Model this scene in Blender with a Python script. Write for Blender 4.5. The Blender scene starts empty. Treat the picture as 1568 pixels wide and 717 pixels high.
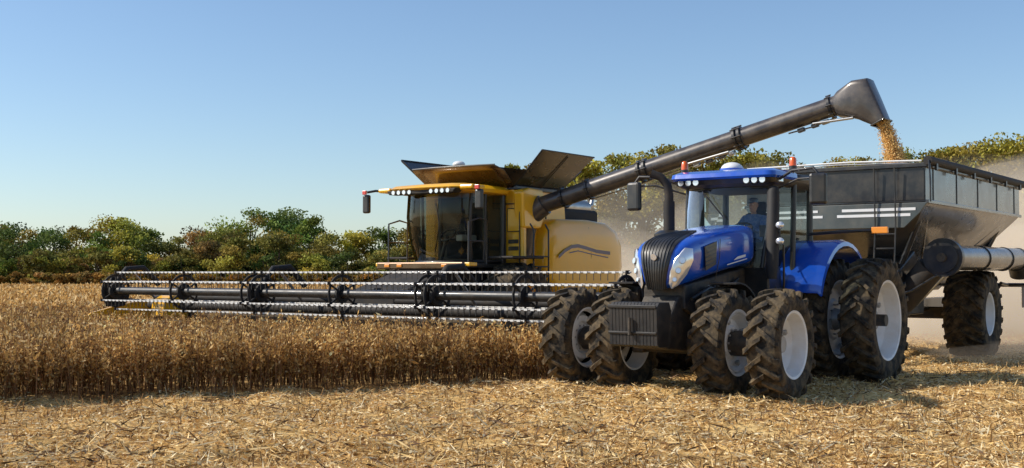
import bpy, bmesh, math, random
import numpy as np
from mathutils import Vector, Matrix, Euler
random.seed(7); rng=np.random.default_rng(7)
S=bpy.context.scene
S.view_settings.view_transform='Standard'; S.view_settings.look='None'; S.view_settings.exposure=0
COL=S.collection
HEAD=math.radians(36)
# ------------------------------------------------------------------ materials
def nn(nt,t,**k):
    n=nt.nodes.new(t)
    for a,b in k.items(): setattr(n,a,b)
    return n
def pmat(name,col,rough=.5,metal=0,coat=0,col2=None,nscale=4,namt=.5,bump=0,bscale=20,spec=.5,lo=.4,hi=.7):
    m=bpy.data.materials.new(name); m.use_nodes=True; nt=m.node_tree
    b=nt.nodes['Principled BSDF']
    b.inputs['Roughness'].default_value=rough; b.inputs['Metallic'].default_value=metal
    b.inputs['Coat Weight'].default_value=coat; b.inputs['Coat Roughness'].default_value=.08
    b.inputs['Specular IOR Level'].default_value=spec
    b.inputs['Base Color'].default_value=(*col,1)
    tc=nn(nt,'ShaderNodeTexCoord')
    if col2:
        no=nn(nt,'ShaderNodeTexNoise'); no.inputs['Scale'].default_value=nscale; no.inputs['Detail'].default_value=6; no.inputs['Roughness'].default_value=.65
        nt.links.new(tc.outputs['Object'],no.inputs['Vector'])
        mr=nn(nt,'ShaderNodeMapRange'); mr.inputs['From Min'].default_value=lo; mr.inputs['From Max'].default_value=hi; mr.inputs['To Max'].default_value=namt
        nt.links.new(no.outputs['Fac'],mr.inputs['Value'])
        mx=nn(nt,'ShaderNodeMix',data_type='RGBA'); mx.inputs[6].default_value=(*col,1); mx.inputs[7].default_value=(*col2,1)
        nt.links.new(mr.outputs[0],mx.inputs[0]); nt.links.new(mx.outputs[2],b.inputs['Base Color'])
        r2=nn(nt,'ShaderNodeMapRange'); r2.inputs['To Min'].default_value=rough; r2.inputs['To Max'].default_value=min(1,rough+.35)
        nt.links.new(mr.outputs[0],r2.inputs['Value']); nt.links.new(r2.outputs[0],b.inputs['Roughness'])
    if bump:
        n2=nn(nt,'ShaderNodeTexNoise'); n2.inputs['Scale'].default_value=bscale; n2.inputs['Detail'].default_value=4
        nt.links.new(tc.outputs['Object'],n2.inputs['Vector'])
        bp=nn(nt,'ShaderNodeBump'); bp.inputs['Strength'].default_value=bump; bp.inputs['Distance'].default_value=.02
        nt.links.new(n2.outputs['Fac'],bp.inputs['Height']); nt.links.new(bp.outputs[0],b.inputs['Normal'])
    return m
def vmat(name,rough=.8,transl=.3,spec=.2):
    m=bpy.data.materials.new(name); m.use_nodes=True; nt=m.node_tree
    b=nt.nodes['Principled BSDF']; out=nt.nodes['Material Output']
    b.inputs['Roughness'].default_value=rough; b.inputs['Specular IOR Level'].default_value=spec
    at=nn(nt,'ShaderNodeAttribute'); at.attribute_name='Col'
    nt.links.new(at.outputs['Color'],b.inputs['Base Color'])
    if transl>0:
        tr=nn(nt,'ShaderNodeBsdfTranslucent'); nt.links.new(at.outputs['Color'],tr.inputs['Color'])
        ms=nn(nt,'ShaderNodeMixShader'); ms.inputs[0].default_value=transl
        nt.links.new(b.outputs[0],ms.inputs[1]); nt.links.new(tr.outputs[0],ms.inputs[2]); nt.links.new(ms.outputs[0],out.inputs['Surface'])
    return m
def glassmat(name,tint,k=.9):
    m=bpy.data.materials.new(name); m.use_nodes=True; nt=m.node_tree; nt.nodes.remove(nt.nodes['Principled BSDF'])
    out=nt.nodes['Material Output']
    t=nn(nt,'ShaderNodeBsdfTransparent'); t.inputs[0].default_value=(*tint,1)
    g=nn(nt,'ShaderNodeBsdfGlossy'); g.inputs['Roughness'].default_value=.02; g.inputs['Color'].default_value=(.9,.93,.95,1)
    lw=nn(nt,'ShaderNodeFresnel'); lw.inputs[0].default_value=1.5
    mm=nn(nt,'ShaderNodeMath',operation='MULTIPLY'); mm.inputs[1].default_value=k
    nt.links.new(lw.outputs[0],mm.inputs[0])
    ms=nn(nt,'ShaderNodeMixShader'); nt.links.new(mm.outputs[0],ms.inputs[0]); nt.links.new(t.outputs[0],ms.inputs[1]); nt.links.new(g.outputs[0],ms.inputs[2])
    nt.links.new(ms.outputs[0],out.inputs['Surface'])
    return m
M={}
M['blue']=pmat('blue_paint',(.008,.088,.55),.2,0,1.0,(.08,.12,.25),5,.22)
M['yellow']=pmat('yellow_paint',(.98,.50,.008),.30,0,.8,(.80,.48,.08),2.5,.25)
M['black']=pmat('black_paint',(.012,.012,.013),.4,0,.3,(.08,.065,.045),4,.5)
M['weight']=pmat('weight_paint',(.008,.008,.009),.5,0,.15,(.05,.04,.03),5,.5)
M['matte']=pmat('matte_black',(.014,.013,.013),.7,0,0,(.08,.06,.04),4,.55)
M['cast']=pmat('cast_iron',(.018,.017,.017),.55,0,0,(.16,.12,.075),5,.6,.3)
M['tyre']=pmat('tyre_rubber',(.018,.016,.014),.85,0,0,(.20,.145,.08),6,.75,.3,40,.3,.40,.68)
M['rim']=pmat('white_rim',(.80,.80,.79),.45,0,.2,(.55,.46,.34),4,.35)
M['rimg']=pmat('grey_rim',(.36,.36,.36),.45,.2,.2,(.3,.24,.16),4,.6)
M['grey']=pmat('grey_steel',(.075,.078,.082),.25,.4,.5,(.20,.165,.13),2.0,.45)
M['dkgrey']=pmat('dark_grey_paint',(.03,.032,.035),.28,.2,.6,(.12,.10,.075),2.5,.5)
M['wing']=pmat('wing_panel_paint',(.075,.09,.09),.35,.1,.4,(.2,.17,.13),2.5,.4)
M['bronze']=pmat('tank_sheet',(.024,.019,.015),.25,.4,.5,(.10,.075,.055),3,.5)
M['visor']=pmat('tank_front_bronze',(.10,.05,.018),.22,.5,.7,(.16,.11,.06),3,.5)
M['auger']=pmat('auger_paint',(.055,.047,.044),.33,.2,.4,(.17,.14,.11),3,.55)
M['belt']=pmat('draper_rubber',(.05,.04,.03),.8,0,0,(.22,.16,.09),3,.8)
M['steel']=pmat('bright_steel',(.45,.45,.44),.3,.9,0,(.3,.25,.18),6,.4)
M['white']=pmat('white_paint',(.80,.80,.79),.4,0,.3,(.6,.55,.45),6,.2)
M['tine']=pmat('tine_plastic',(.80,.79,.75),.5,0,0,(.45,.38,.28),9,.3)
M['silver']=pmat('headlight_reflector',(.82,.83,.85),.15,.6,1)
M['orange']=pmat('amber_lens',(.85,.13,.01),.25,0,.8)
M['red']=pmat('red_lens',(.7,.03,.01),.25,0,.8)
M['amber']=pmat('amber_marker',(.9,.30,.02),.3,0,.5)
M['decal']=pmat('decal_blue_grey',(.05,.06,.13),.35,0,.4)
M['interior']=pmat('cab_trim',(.035,.035,.035),.7)
M['seat']=pmat('seat_cloth',(.035,.035,.04),.9)
M['glass']=glassmat('cab_glass',(.76,.82,.81),.65)
M['glassd']=glassmat('cab_glass_tinted',(.70,.74,.66),.8)
M['skin']=pmat('skin',(.50,.28,.19),.55)
M['hair']=pmat('hair',(.06,.035,.02),.8)
M['jeans']=pmat('jeans',(.03,.05,.11),.85)
M['shirt']=pmat('shirt_blue_check',(.07,.15,.38),.85,0,0,(.35,.42,.55),30,.6)
M['grain']=vmat('soybean_grain',.6,.2,.3)
M['foliage']=vmat('foliage',.7,.32,.2)
M['crop']=vmat('dry_soybean',.75,.35,.15)
M['straw']=vmat('straw',.7,.25,.25)
# ------------------------------------------------------------------ mesh helpers
def finish(o,mat,par,smooth,bevel,seg=2,sub=0,ang=35):
    if mat: o.data.materials.append(mat)
    COL.objects.link(o)
    if par: o.parent=par
    if smooth:
        o.data.shade_smooth()
        if not sub: o.data.set_sharp_from_angle(angle=math.radians(ang))
    if bevel>0:
        b=o.modifiers.new('bevel','BEVEL'); b.width=bevel; b.segments=seg; b.limit_method='ANGLE'; b.angle_limit=math.radians(30)
    if sub:
        s=o.modifiers.new('sub','SUBSURF'); s.levels=sub; s.render_levels=sub
    return o
def mk(name,verts,faces,mat,par=None,smooth=False,bevel=0,sub=0,ang=35,fix=True):
    me=bpy.data.meshes.new(name); me.from_pydata([tuple(v) for v in verts],[],faces)
    if fix:
        bm=bmesh.new(); bm.from_mesh(me); bmesh.ops.recalc_face_normals(bm,faces=bm.faces); bm.to_mesh(me); bm.free()
    me.update()
    return finish(bpy.data.objects.new(name,me),mat,par,smooth,bevel,2,sub,ang)
def empty(name,loc,rz):
    o=bpy.data.objects.new(name,None); o.location=loc; o.rotation_euler=(0,0,rz); COL.objects.link(o); return o
def box(name,c,s,mat,par,bevel=.01,rot=(0,0,0),taper=(1,1)):
    R=Euler([math.radians(a) for a in rot]).to_matrix(); V=[]
    for dz in (-1,1):
        for dx,dy in ((-1,-1),(1,-1),(1,1),(-1,1)):
            k=taper if dz>0 else (1,1)
            V.append(Vector(c)+R@Vector((dx*s[0]/2*k[0],dy*s[1]/2*k[1],dz*s[2]/2)))
    F=[(0,3,2,1),(4,5,6,7),(0,1,5,4),(1,2,6,5),(2,3,7,6),(3,0,4,7)]
    return mk(name,V,F,mat,par,False,bevel)
def tube(name,pts,r,mat,par,n=12,cap=True,smooth=True):
    P=[Vector(p) for p in pts]; R=r if isinstance(r,(list,tuple)) else [r]*len(P)
    V=[];F=[]; t0=(P[1]-P[0]).normalized()
    u=t0.cross(Vector((0,0,1))); 
    if u.length<.05: u=t0.cross(Vector((0,1,0)))
    u.normalize()
    for i,p in enumerate(P):
        if i==0: t=P[1]-P[0]
        elif i==len(P)-1: t=P[-1]-P[-2]
        else: t=(P[i+1]-P[i]).normalized()+(P[i]-P[i-1]).normalized()
        t.normalize(); u=(u-t*u.dot(t)).normalized(); w=t.cross(u)
        for k in range(n):
            a=2*math.pi*k/n; V.append(p+(u*math.cos(a)+w*math.sin(a))*R[i])
    for i in range(len(P)-1):
        for k in range(n):
            F.append((i*n+k,i*n+(k+1)%n,(i+1)*n+(k+1)%n,(i+1)*n+k))
    if cap: F.append(tuple(range(n))); F.append(tuple((len(P)-1)*n+k for k in range(n)))
    return mk(name,V,F,mat,par,smooth,0,ang=50)
def loft(name,rings,mat,par,cap=(True,True),smooth=True,sub=0,bevel=0,closed=True,ang=35):
    n=len(rings[0]); V=[v for r in rings for v in r]; F=[]
    for i in range(len(rings)-1):
        for k in range(n if closed else n-1):
            F.append((i*n+k,i*n+(k+1)%n,(i+1)*n+(k+1)%n,(i+1)*n+k))
    if cap[0]: F.append(tuple(range(n)))
    if cap[1]: F.append(tuple((len(rings)-1)*n+k for k in range(n)))
    return mk(name,V,F,mat,par,smooth,bevel,sub,ang)
def prism(name,poly,x0,x1,mat,par,bevel=.01,axis='x'):
    def f(a,b,c):
        return {'x':(c,a,b),'y':(a,c,b),'z':(a,b,c)}[axis]
    n=len(poly); V=[f(a,b,x0) for a,b in poly]+[f(a,b,x1) for a,b in poly]
    F=[tuple(range(n)),tuple(range(n,2*n))]+[(k,(k+1)%n,n+(k+1)%n,n+k) for k in range(n)]
    return mk(name,V,F,mat,par,False,bevel)
def panel(name,pts,th,mat,par,bevel=.004):
    P=[Vector(p) for p in pts]; n=(P[1]-P[0]).cross(P[2]-P[0]).normalized()*th; k=len(P)
    return mk(name,P+[p+n for p in P],[tuple(range(k)),tuple(range(k,2*k))]+[(i,(i+1)%k,k+(i+1)%k,k+i) for i in range(k)],mat,par,False,bevel)
def ell(name,c,r,mat,par,rot=(0,0,0),seg=20,rings=12,zmin=-1):
    R=Euler([math.radians(a) for a in rot]).to_matrix(); rs=[]
    for i in range(rings+1):
        ph=-math.pi/2+math.pi*i/rings; z=max(math.sin(ph),zmin)
        q=max(math.cos(ph),.001); rs.append([Vector(c)+R@Vector((q*math.cos(2*math.pi*k/seg)*r[0],q*math.sin(2*math.pi*k/seg)*r[1],z*r[2])) for k in range(seg)])
    return loft(name,rs,mat,par,ang=60)
def revolve(name,prof,cx,cy,cz,mat,par,n=48,ang=40,closed=False):
    V=[];F=[];m=len(prof)
    for k in range(n):
        a=2*math.pi*k/n
        for x,r in prof: V.append((cx+x,cy+r*math.cos(a),cz+r*math.sin(a)))
    for k in range(n):
        for j in range(m if closed else m-1):
            F.append((k*m+j,k*m+(j+1)%m,((k+1)%n)*m+(j+1)%m,((k+1)%n)*m+j))
    return mk(name,V,F,mat,par,True,0,ang=ang,fix=True)
def wheel(par,tag,x,y,D,W,rimR,mat_rim,side,off=.0,nl=22,lug=.055):
    R=D/2; Rc=R-lug; h=W/2
    prof=[(-h*.78,rimR),(-h*.95,rimR+.06),(-h*1.0,(rimR+Rc)/2+.03),(-h*.97,Rc-.09),(-h*.85,Rc-.035),(-h*.5,Rc-.008),(0,Rc)]
    prof=prof+[(-a,b) for a,b in prof[-2::-1]]
    revolve('tyre_'+tag,prof,x,y,R,M['tyre'],par,56)
    V=[];F=[]; ph=random.random()
    for s in (-1,1):
        for i in range(nl):
            a0=2*math.pi*(i+ph+(0 if s<0 else .5))/nl
            path=[(-.03,0,R-.002),(h*.35,.30*h,R),(h*.72,.62*h,R-.004),(h*.96,.80*h,R-.022),(h*1.03,.86*h,R-.10),(h*.99,.88*h,R-.17)]
            wd=[.032,.032,.036,.042,.040,.024]; base=len(V)
            for (px,arc,rr),w in zip(path,wd):
                for q,rd in ((-1,rr),(1,rr),(1.35,rr-lug-.03),(-1.35,rr-lug-.03)):
                    aa=a0+(arc+q*w)/R
                    xx=px
                    if px>h*.9 and rd<rr: xx=px-.07
                    V.append((x+s*xx,y+rd*math.cos(aa),R+rd*math.sin(aa)))
            m=len(path)
            for j in range(m-1):
                for q in range(4):
                    F.append((base+j*4+q,base+j*4+(q+1)%4,base+(j+1)*4+(q+1)%4,base+(j+1)*4+q))
            F.append((base,base+1,base+2,base+3)); F.append(tuple(base+(m-1)*4+q for q in range(4)))
    mk('tread_'+tag,V,F,M['tyre'],par,False,0)
    s=side; e=h*.80
    pr=[(s*e,rimR+.03),(s*(e+.012),rimR+.015),(s*e,rimR-.02),(s*(e-.05),rimR-.035),(s*(off+.10),rimR-.055),(s*(off+.06),rimR-.09),(s*off,rimR-.13),(s*off,rimR*.55),(s*(off+.03),rimR*.48),(s*(off+.03),0.01)]
    revolve('rim_'+tag,pr,x,y,R,mat_rim,par,48,30)
    pr=[(-s*e,rimR+.03),(-s*e,rimR-.02),(-s*(e-.05),rimR-.035),(s*(off-.02),rimR-.06)]
    revolve('rim_back_'+tag,pr,x,y,R,mat_rim,par,40,30)
    tube('hub_'+tag,[(x+s*(off+.02),y,R),(x+s*(off+.14),y,R)],[rimR*.30,rimR*.24],M['rimg'],par,20)
    for k in range(10):
        a=2*math.pi*k/10; 
        tube('bolt_%s_%d'%(tag,k),[(x+s*(off+.02),y+rimR*.4*math.cos(a),R+rimR*.4*math.sin(a)),(x+s*(off+.07),y+rimR*.4*math.cos(a),R+rimR*.4*math.sin(a))],.018,M['rimg'],par,6)
    for k in range(4):
        a=2*math.pi*(k+.3)/4; box('rim_clamp_%s_%d'%(tag,k),(x+s*(off+.03),y+(rimR-.13)*math.cos(a),R+(rimR-.13)*math.sin(a)),(.06,.07,.07),M['rimg'],par,.01,rot=(math.degrees(a),0,0))
def quads(name,Q,C,mat,par=None):
    n=len(Q); me=bpy.data.meshes.new(name)
    me.vertices.add(n*4); me.vertices.foreach_set('co',np.ascontiguousarray(Q,dtype=np.float32).ravel())
    me.loops.add(n*4); me.loops.foreach_set('vertex_index',np.arange(n*4,dtype=np.int32))
    me.polygons.add(n); me.polygons.foreach_set('loop_start',np.arange(n,dtype=np.int32)*4)
    me.update(calc_edges=True)
    ca=me.color_attributes.new('Col','FLOAT_COLOR','POINT')
    cc=np.ones((n,4,4),dtype=np.float32); cc[:,:,:3]=np.clip(C,0,1)[:,None,:] if C.ndim==2 else np.clip(C,0,1)
    ca.data.foreach_set('color',cc.ravel())
    me.materials.append(mat); o=bpy.data.objects.new(name,me); COL.objects.link(o)
    if par: o.parent=par
    return o
def rdir(n,zs=1.0):
    v=rng.normal(size=(n,3)); v[:,2]*=zs; return v/np.linalg.norm(v,axis=1)[:,None]
def leafq(c,a,hl,hw):
    b=np.cross(a,rdir(len(a))); b/=np.linalg.norm(b,axis=1)[:,None]+1e-9
    L=a*hl[:,None]; W=b*hw[:,None]
    return np.stack([c-L,c+W,c+L,c-W],1)
# ------------------------------------------------------------------ ground
wav=[(rng.uniform(.5,9)*np.array([math.cos(t),math.sin(t)]),rng.uniform(0,6.28)) for t in rng.uniform(0,6.28,22)]
def gh(x,y):
    h=0
    for k,p in wav: h=h+np.sin(k[0]*x+k[1]*y+p)*.018/(0.6+.25*np.hypot(*k))
    return h
def axis(lo,hi,step,far):
    a=list(np.arange(lo,hi,step)); s=step; v=a[-1]
    while v<far: s*=1.35; v+=s; a.append(v)
    s=step; v=a[0]; pre=[]
    while v>-far: s*=1.35; v-=s; pre.append(v)
    return np.array(pre[::-1]+a)
gx=axis(-12,14,.14,3000); gy=axis(7,32,.14,3000)
X,Y=np.meshgrid(gx,gy); Z=gh(X,Y)*np.clip((60-np.hypot(X,Y-18))/30,0,1)
nx,ny=len(gx),len(gy); idx=np.arange(nx*ny).reshape(ny,nx)
F=np.stack([idx[:-1,:-1],idx[:-1,1:],idx[1:,1:],idx[1:,:-1]],-1).reshape(-1,4)
me=bpy.data.meshes.new('ground'); me.from_pydata(np.stack([X,Y,Z],-1).reshape(-1,3).tolist(),[],F.tolist()); me.shade_smooth()
gm=bpy.data.materials.new('stubble_field'); gm.use_nodes=True; nt=gm.node_tree; b=nt.nodes['Principled BSDF']; b.inputs['Roughness'].default_value=.9; b.inputs['Specular IOR Level'].default_value=.1
tc=nn(nt,'ShaderNodeTexCoord')
def noise(scale,det=8,ro=.7,vec=None):
    n=nn(nt,'ShaderNodeTexNoise'); n.inputs['Scale'].default_value=scale; n.inputs['Detail'].default_value=det; n.inputs['Roughness'].default_value=ro
    nt.links.new(vec or tc.outputs['Object'],n.inputs['Vector']); return n
mp=nn(nt,'ShaderNodeMapping'); mp.inputs['Rotation'].default_value=(0,0,-.44); mp.inputs['Scale'].default_value=(.35,1.6,1); nt.links.new(tc.outputs['Object'],mp.inputs[0])
n1=noise(14,8,.75); n2=noise(.5,4,.6,mp.outputs[0]); n3=noise(45,3,.6,mp.outputs[0])
r1=nn(nt,'ShaderNodeValToRGB'); e=r1.color_ramp.elements; e[0].position=.36; e[0].color=(.14,.07,.025,1); e[1].position=.62; e[1].color=(.86,.59,.24,1)
x=e.new(.46); x.color=(.54,.33,.12,1)
ad=nn(nt,'ShaderNodeMath',operation='ADD'); nt.links.new(n1.outputs['Fac'],ad.inputs[0])
ml=nn(nt,'ShaderNodeMath',operation='MULTIPLY_ADD'); ml.inputs[1].default_value=.35; ml.inputs[2].default_value=-.175; nt.links.new(n3.outputs['Fac'],ml.inputs[0]); nt.links.new(ml.outputs[0],ad.inputs[1])
ad2=nn(nt,'ShaderNodeMath',operation='ADD'); ml2=nn(nt,'ShaderNodeMath',operation='MULTIPLY_ADD'); ml2.inputs[1].default_value=.6; ml2.inputs[2].default_value=-.28; nt.links.new(n2.outputs['Fac'],ml2.inputs[0])
nt.links.new(ad.outputs[0],ad2.inputs[0]); nt.links.new(ml2.outputs[0],ad2.inputs[1]); nt.links.new(ad2.outputs[0],r1.inputs[0]); nt.links.new(r1.outputs[0],b.inputs['Base Color'])
bp=nn(nt,'ShaderNodeBump'); bp.inputs['Strength'].default_value=.6; bp.inputs['Distance'].default_value=.05; nt.links.new(ad.outputs[0],bp.inputs['Height']); nt.links.new(bp.outputs[0],b.inputs['Normal'])
me.materials.append(gm); og=bpy.data.objects.new('ground',me); COL.objects.link(og)
# ------------------------------------------------------------------ crop
E0=np.array([1.92,20.95]); dE=np.array([.904,.428]); nE=np.array([-.428,.904])
CO=np.array([-3.97,25.6]); Lv=np.array([math.cos(HEAD),-math.sin(HEAD)]); Bv=np.array([math.sin(HEAD),math.cos(HEAD)])
def inlocal(p): q=p-CO; return q@Lv,q@Bv
def cropmask(p,buf=0):
    lx,ly=inlocal(p); k=(p-E0)@nE
    return (k>=-.05)&((ly<-.62)|(lx<-7.85))&(p[:,1]>6)&(np.abs(p[:,0])<.62*p[:,1]+3)
P=[]
for k in range(0,75):
    s=np.arange(-40,40,.085 if k<6 else .10); s=s+rng.uniform(-.045,.045,len(s)); off=k*(.38)+rng.normal(0,.07,len(s))+(rng.uniform(0,.1,len(s)) if k==0 else 0)
    P.append(E0+dE*s[:,None]+nE*off[:,None])
    if k<5: P.append(E0+dE*(s+.04)[:,None]+nE*(off+.19)[:,None])
P=np.concatenate(P); P=P[cropmask(P)&(P[:,1]<36)]
N=len(P); H=rng.normal(.87,.09,N)+.05*np.sin(P[:,0]*1.1+2)*np.sin(P[:,1]*.8); lean=rng.normal(0,.09,(N,2))
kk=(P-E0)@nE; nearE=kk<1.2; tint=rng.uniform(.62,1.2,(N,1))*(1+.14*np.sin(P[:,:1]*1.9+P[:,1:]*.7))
base=np.concatenate([P,np.zeros((N,1))],1)
top=base+np.concatenate([lean,H[:,None]],1)
B0=[base]; B1=[top]
for t in range(3):
    f=rng.uniform(.06,.35,N)[:,None]; p0=base*(1-f)+top*f; d=rng.normal(0,.085,(N,3)); d[:,2]=0
    p1=p0+d; p1[:,2]=H*rng.uniform(.62,1.02,N); B0.append(p0); B1.append(p1)
B0=np.stack(B0,1); B1=np.stack(B1,1)
Qs=[];Cs=[]
GOLD=np.array([[.80,.52,.19],[.58,.34,.11],[.90,.67,.34],[.34,.18,.06],[.70,.42,.14],[.20,.11,.05]])
for t in range(4):
    for r_ in range(2 if t==0 else 1):
        a=rng.uniform(0,6.28,N); w=np.stack([np.cos(a),np.sin(a),0*a],1)*(.008 if t==0 else .005)
        Qs.append(np.stack([B0[:,t]-w,B0[:,t]+w,B1[:,t]+w*.5,B1[:,t]-w*.5],1)); Cs.append(np.tile([.26,.145,.07],(N,1))*rng.uniform(.4,1.8,(N,1)))
def pods(idx,M_,f0=.15,sc=1.0,sp_=.022,lo_=.022):
    n=len(idx)*M_; I=np.repeat(idx,M_); J=rng.integers(0,4,n); f=np.clip(f0+(1-f0)*rng.beta(1.4,1.0,n),0,1.02)[:,None]
    c=B0[I,J]*(1-f)+B1[I,J]*f+rng.normal(0,sp_,(n,3)); c[:,2]=np.maximum(c[:,2],.04)
    a=rdir(n,1.5); hl=rng.uniform(lo_,.046,n)*sc; hw=rng.uniform(.010,.019,n)*sc
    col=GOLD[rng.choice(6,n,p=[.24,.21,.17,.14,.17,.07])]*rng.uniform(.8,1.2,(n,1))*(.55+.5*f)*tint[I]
    Qs.append(leafq(c,a,hl,hw)); Cs.append(col)
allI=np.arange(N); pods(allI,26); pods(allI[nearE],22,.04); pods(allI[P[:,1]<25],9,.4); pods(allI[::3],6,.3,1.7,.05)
n=230000; yy=35+ (125-35)*rng.uniform(0,1,n)**1.5; xx=rng.uniform(-1,1,n)*(.62*yy+3)
p=np.stack([xx,yy],1); p=p[cropmask(p)]; n=len(p)
s=.03+.0012*p[:,1]
c=np.concatenate([p,(rng.uniform(.55,.9,n))[:,None]],1)
Qs.append(leafq(c,rdir(n,2.0),s*rng.uniform(.8,2,n),s*.6)); Cs.append(GOLD[rng.integers(0,5,n)]*rng.uniform(.7,1.2,(n,1)))
g=np.arange(-80,110,3.0); g2=np.arange(34,128,3.0); gxx,gyy=np.meshgrid(g,g2); pc=np.stack([gxx.ravel(),gyy.ravel()],1)
ok=cropmask(pc)&cropmask(pc+[3,0])&cropmask(pc+[3,3])&cropmask(pc+[0,3]); pc=pc[ok]; z=np.full((len(pc),1),.62)
Qs.append(np.stack([np.concatenate([pc+o,z],1) for o in ([0,0],[3,0],[3,3],[0,3])],1)); Cs.append(np.tile([.55,.35,.12],(len(pc),1)))
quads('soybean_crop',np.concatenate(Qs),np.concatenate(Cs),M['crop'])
# ------------------------------------------------------------------ straw residue
n=250000; yy=9+(36-9)*rng.uniform(0,1,n)**1.35; xx=rng.uniform(-1,1,n)*(.5*yy+1)
p=np.stack([xx,yy],1); k=(p-E0)@nE; cl=np.sin(xx*1.7+yy*.9)*np.sin(yy*2.1-xx*.6)+rng.normal(0,.7,n)
p=p[((k<.1)|(~cropmask(p)))&(cl>-.6)]; n=len(p)
clump=np.clip(np.sin(p[:,0]*2.3+p[:,1]*1.1)*np.sin(p[:,1]*2.9-p[:,0]*1.3+1)+.35*np.sin(p[:,0]*6+p[:,1]*5),0,1)
c=np.concatenate([p,(gh(p[:,0],p[:,1])+.008+np.abs(rng.normal(0,.02,n))+clump*rng.uniform(0,.07,n))[:,None]],1)
a=rdir(n,.34); hl=rng.exponential(.052,n)+.018; hl=np.minimum(hl,.20); hw=rng.uniform(.0035,.012,n)
SC=np.array([[.94,.70,.34],[.82,.56,.22],[.62,.38,.13],[.97,.83,.53],[.28,.15,.055],[.10,.055,.025]])
Qs=[leafq(c,a,hl,hw)]; Cs=[SC[rng.choice(6,n,p=[.28,.24,.15,.17,.09,.07])]*rng.uniform(.75,1.05,(n,1))]
m=n//2; i=rng.integers(0,n,m); cc=c[i]+rng.normal(0,.05,(m,3))*[1,1,.1]; Qs.append(leafq(cc,rdir(m,.35),rng.uniform(.01,.034,m),rng.uniform(.008,.022,m))); Cs.append(SC[rng.integers(0,5,m)]*rng.uniform(.7,1.1,(m,1)))
P=[]
for k in range(1,60):
    s=np.arange(-30,34,.13); s=s+rng.uniform(-.05,.05,len(s)); P.append(E0+dE*s[:,None]-nE*(k*.38+rng.normal(0,.03,len(s)))[:,None])
P=np.concatenate(P); P=P[(P[:,1]>8.5)&(np.abs(P[:,0])<.5*P[:,1]+1)&(P[:,1]<40)]; P=P[rng.uniform(0,1,len(P))<.6]; m=len(P)
b0=np.concatenate([P,np.zeros((m,1))],1); t0=b0+np.concatenate([rng.normal(0,.03,(m,2)),rng.uniform(.05,.15,(m,1))],1)
for t in range(2):
    aa=rng.uniform(0,6.28,m); w=np.stack([np.cos(aa),np.sin(aa),0*aa],1)*.006
    Qs.append(np.stack([b0-w,b0+w,t0+w,t0-w],1)); Cs.append(np.tile([.48,.30,.13],(m,1))*rng.uniform(.3,1.4,(m,1)))
m=1300; yy=rng.uniform(9.5,22,m); xx=rng.uniform(-1,1,m)*.48*yy; pp=np.stack([xx,yy],1); pp=pp[((pp-E0)@nE)<-.1]; m=len(pp)
cc=np.concatenate([pp,(gh(pp[:,0],pp[:,1])+.06)[:,None]],1); Qs.append(leafq(cc,rdir(m,.3),rng.uniform(.08,.2,m),np.full(m,.011))); Cs.append(np.tile([.11,.065,.035],(m,1))*rng.uniform(.5,2.5,(m,1)))
quads('straw_stubble',np.concatenate(Qs),np.concatenate(Cs),M['straw'])
# ------------------------------------------------------------------ trees
def tree_line(name,specs,dens=1.0):
    Qs=[];Cs=[]
    def cylq(p0,p1,r0,r1,col,k=6):
        p0=np.array(p0,float);p1=np.array(p1,float); d=p1-p0; u=np.cross(d,[0.3,.9,.1]); u/=np.linalg.norm(u); v=np.cross(d,u); v/=np.linalg.norm(v)
        for i in range(k):
            a,b=2*math.pi*i/k,2*math.pi*(i+1)/k; A=u*math.cos(a)+v*math.sin(a); B=u*math.cos(b)+v*math.sin(b)
            Qs.append(np.array([[p0+A*r0,p0+B*r0,p1+B*r1,p1+A*r1]])); Cs.append(np.array([col]))
    for (x,y,H,W,col,low) in specs:
        col=np.array(col)*random.uniform(.8,1.2); bark=np.array([.13,.10,.07])
        hb=H*(.2 if not low else .08)
        tp=np.array([x+random.uniform(-.3,.3),y,H*.8]); cylq((x,y,-.1),(x,y,hb),.03*H,.022*H,bark); cylq((x,y,hb),tp,.022*H,.006*H,bark)
        K=max(12,int(W*H*.85*dens)); 
        for j in range(K):
            th=random.uniform(0,6.28); zz=random.uniform(-1,1); rr=math.sqrt(max(0,1-abs(zz)**2.2))*random.uniform(.3,1)
            czz=H*.53; hz=H*.41
            c=np.array([x+W*.44*rr*math.cos(th),y+W*.44*rr*math.sin(th),czz+hz*zz])
            r=random.uniform(.08,.16)*min(W,H)
            if random.random()<.3:
                f=random.uniform(.2,.7); q=np.array([x,y,hb])*(1-f)+tp*f; cylq(q,c,.008*H,.002*H,bark,4)
            m=int(60+170*r/ .8); off=rng.normal(0,.52,(m,3)); off/=np.maximum(1,np.linalg.norm(off,axis=1)/1.15)[:,None]; off=off*r*np.array([1.35,1.35,.75])
            cc=c+off; cc[:,2]=np.maximum(cc[:,2],.15)
            sz=rng.uniform(.08,.19,m)*(.7+.03*H)
            Qs.append(leafq(cc,rdir(m),sz,sz*.62)); cl=col*random.uniform(.5,1.5)*np.array([random.uniform(.85,1.2),1,random.uniform(.8,1.1)])
            if random.random()<.12: cl=np.array([.34,.25,.05])*random.uniform(.6,1.1)
            Cs.append(cl*rng.uniform(.6,1.4,(m,1)))
    return quads(name,np.concatenate(Qs),np.concatenate(Cs),M['foliage'])
G1=(.10,.15,.035);G2=(.16,.21,.04);OL=(.24,.22,.05);YG=(.38,.34,.055);OR=(.36,.22,.05);BR=(.26,.175,.06);DG=(.07,.11,.028)
def w(px,Zd): return (px-784)/1800*Zd
def ht(py,Zd): return 1.85+(418-py)/1800*Zd
sp=[]
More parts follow.
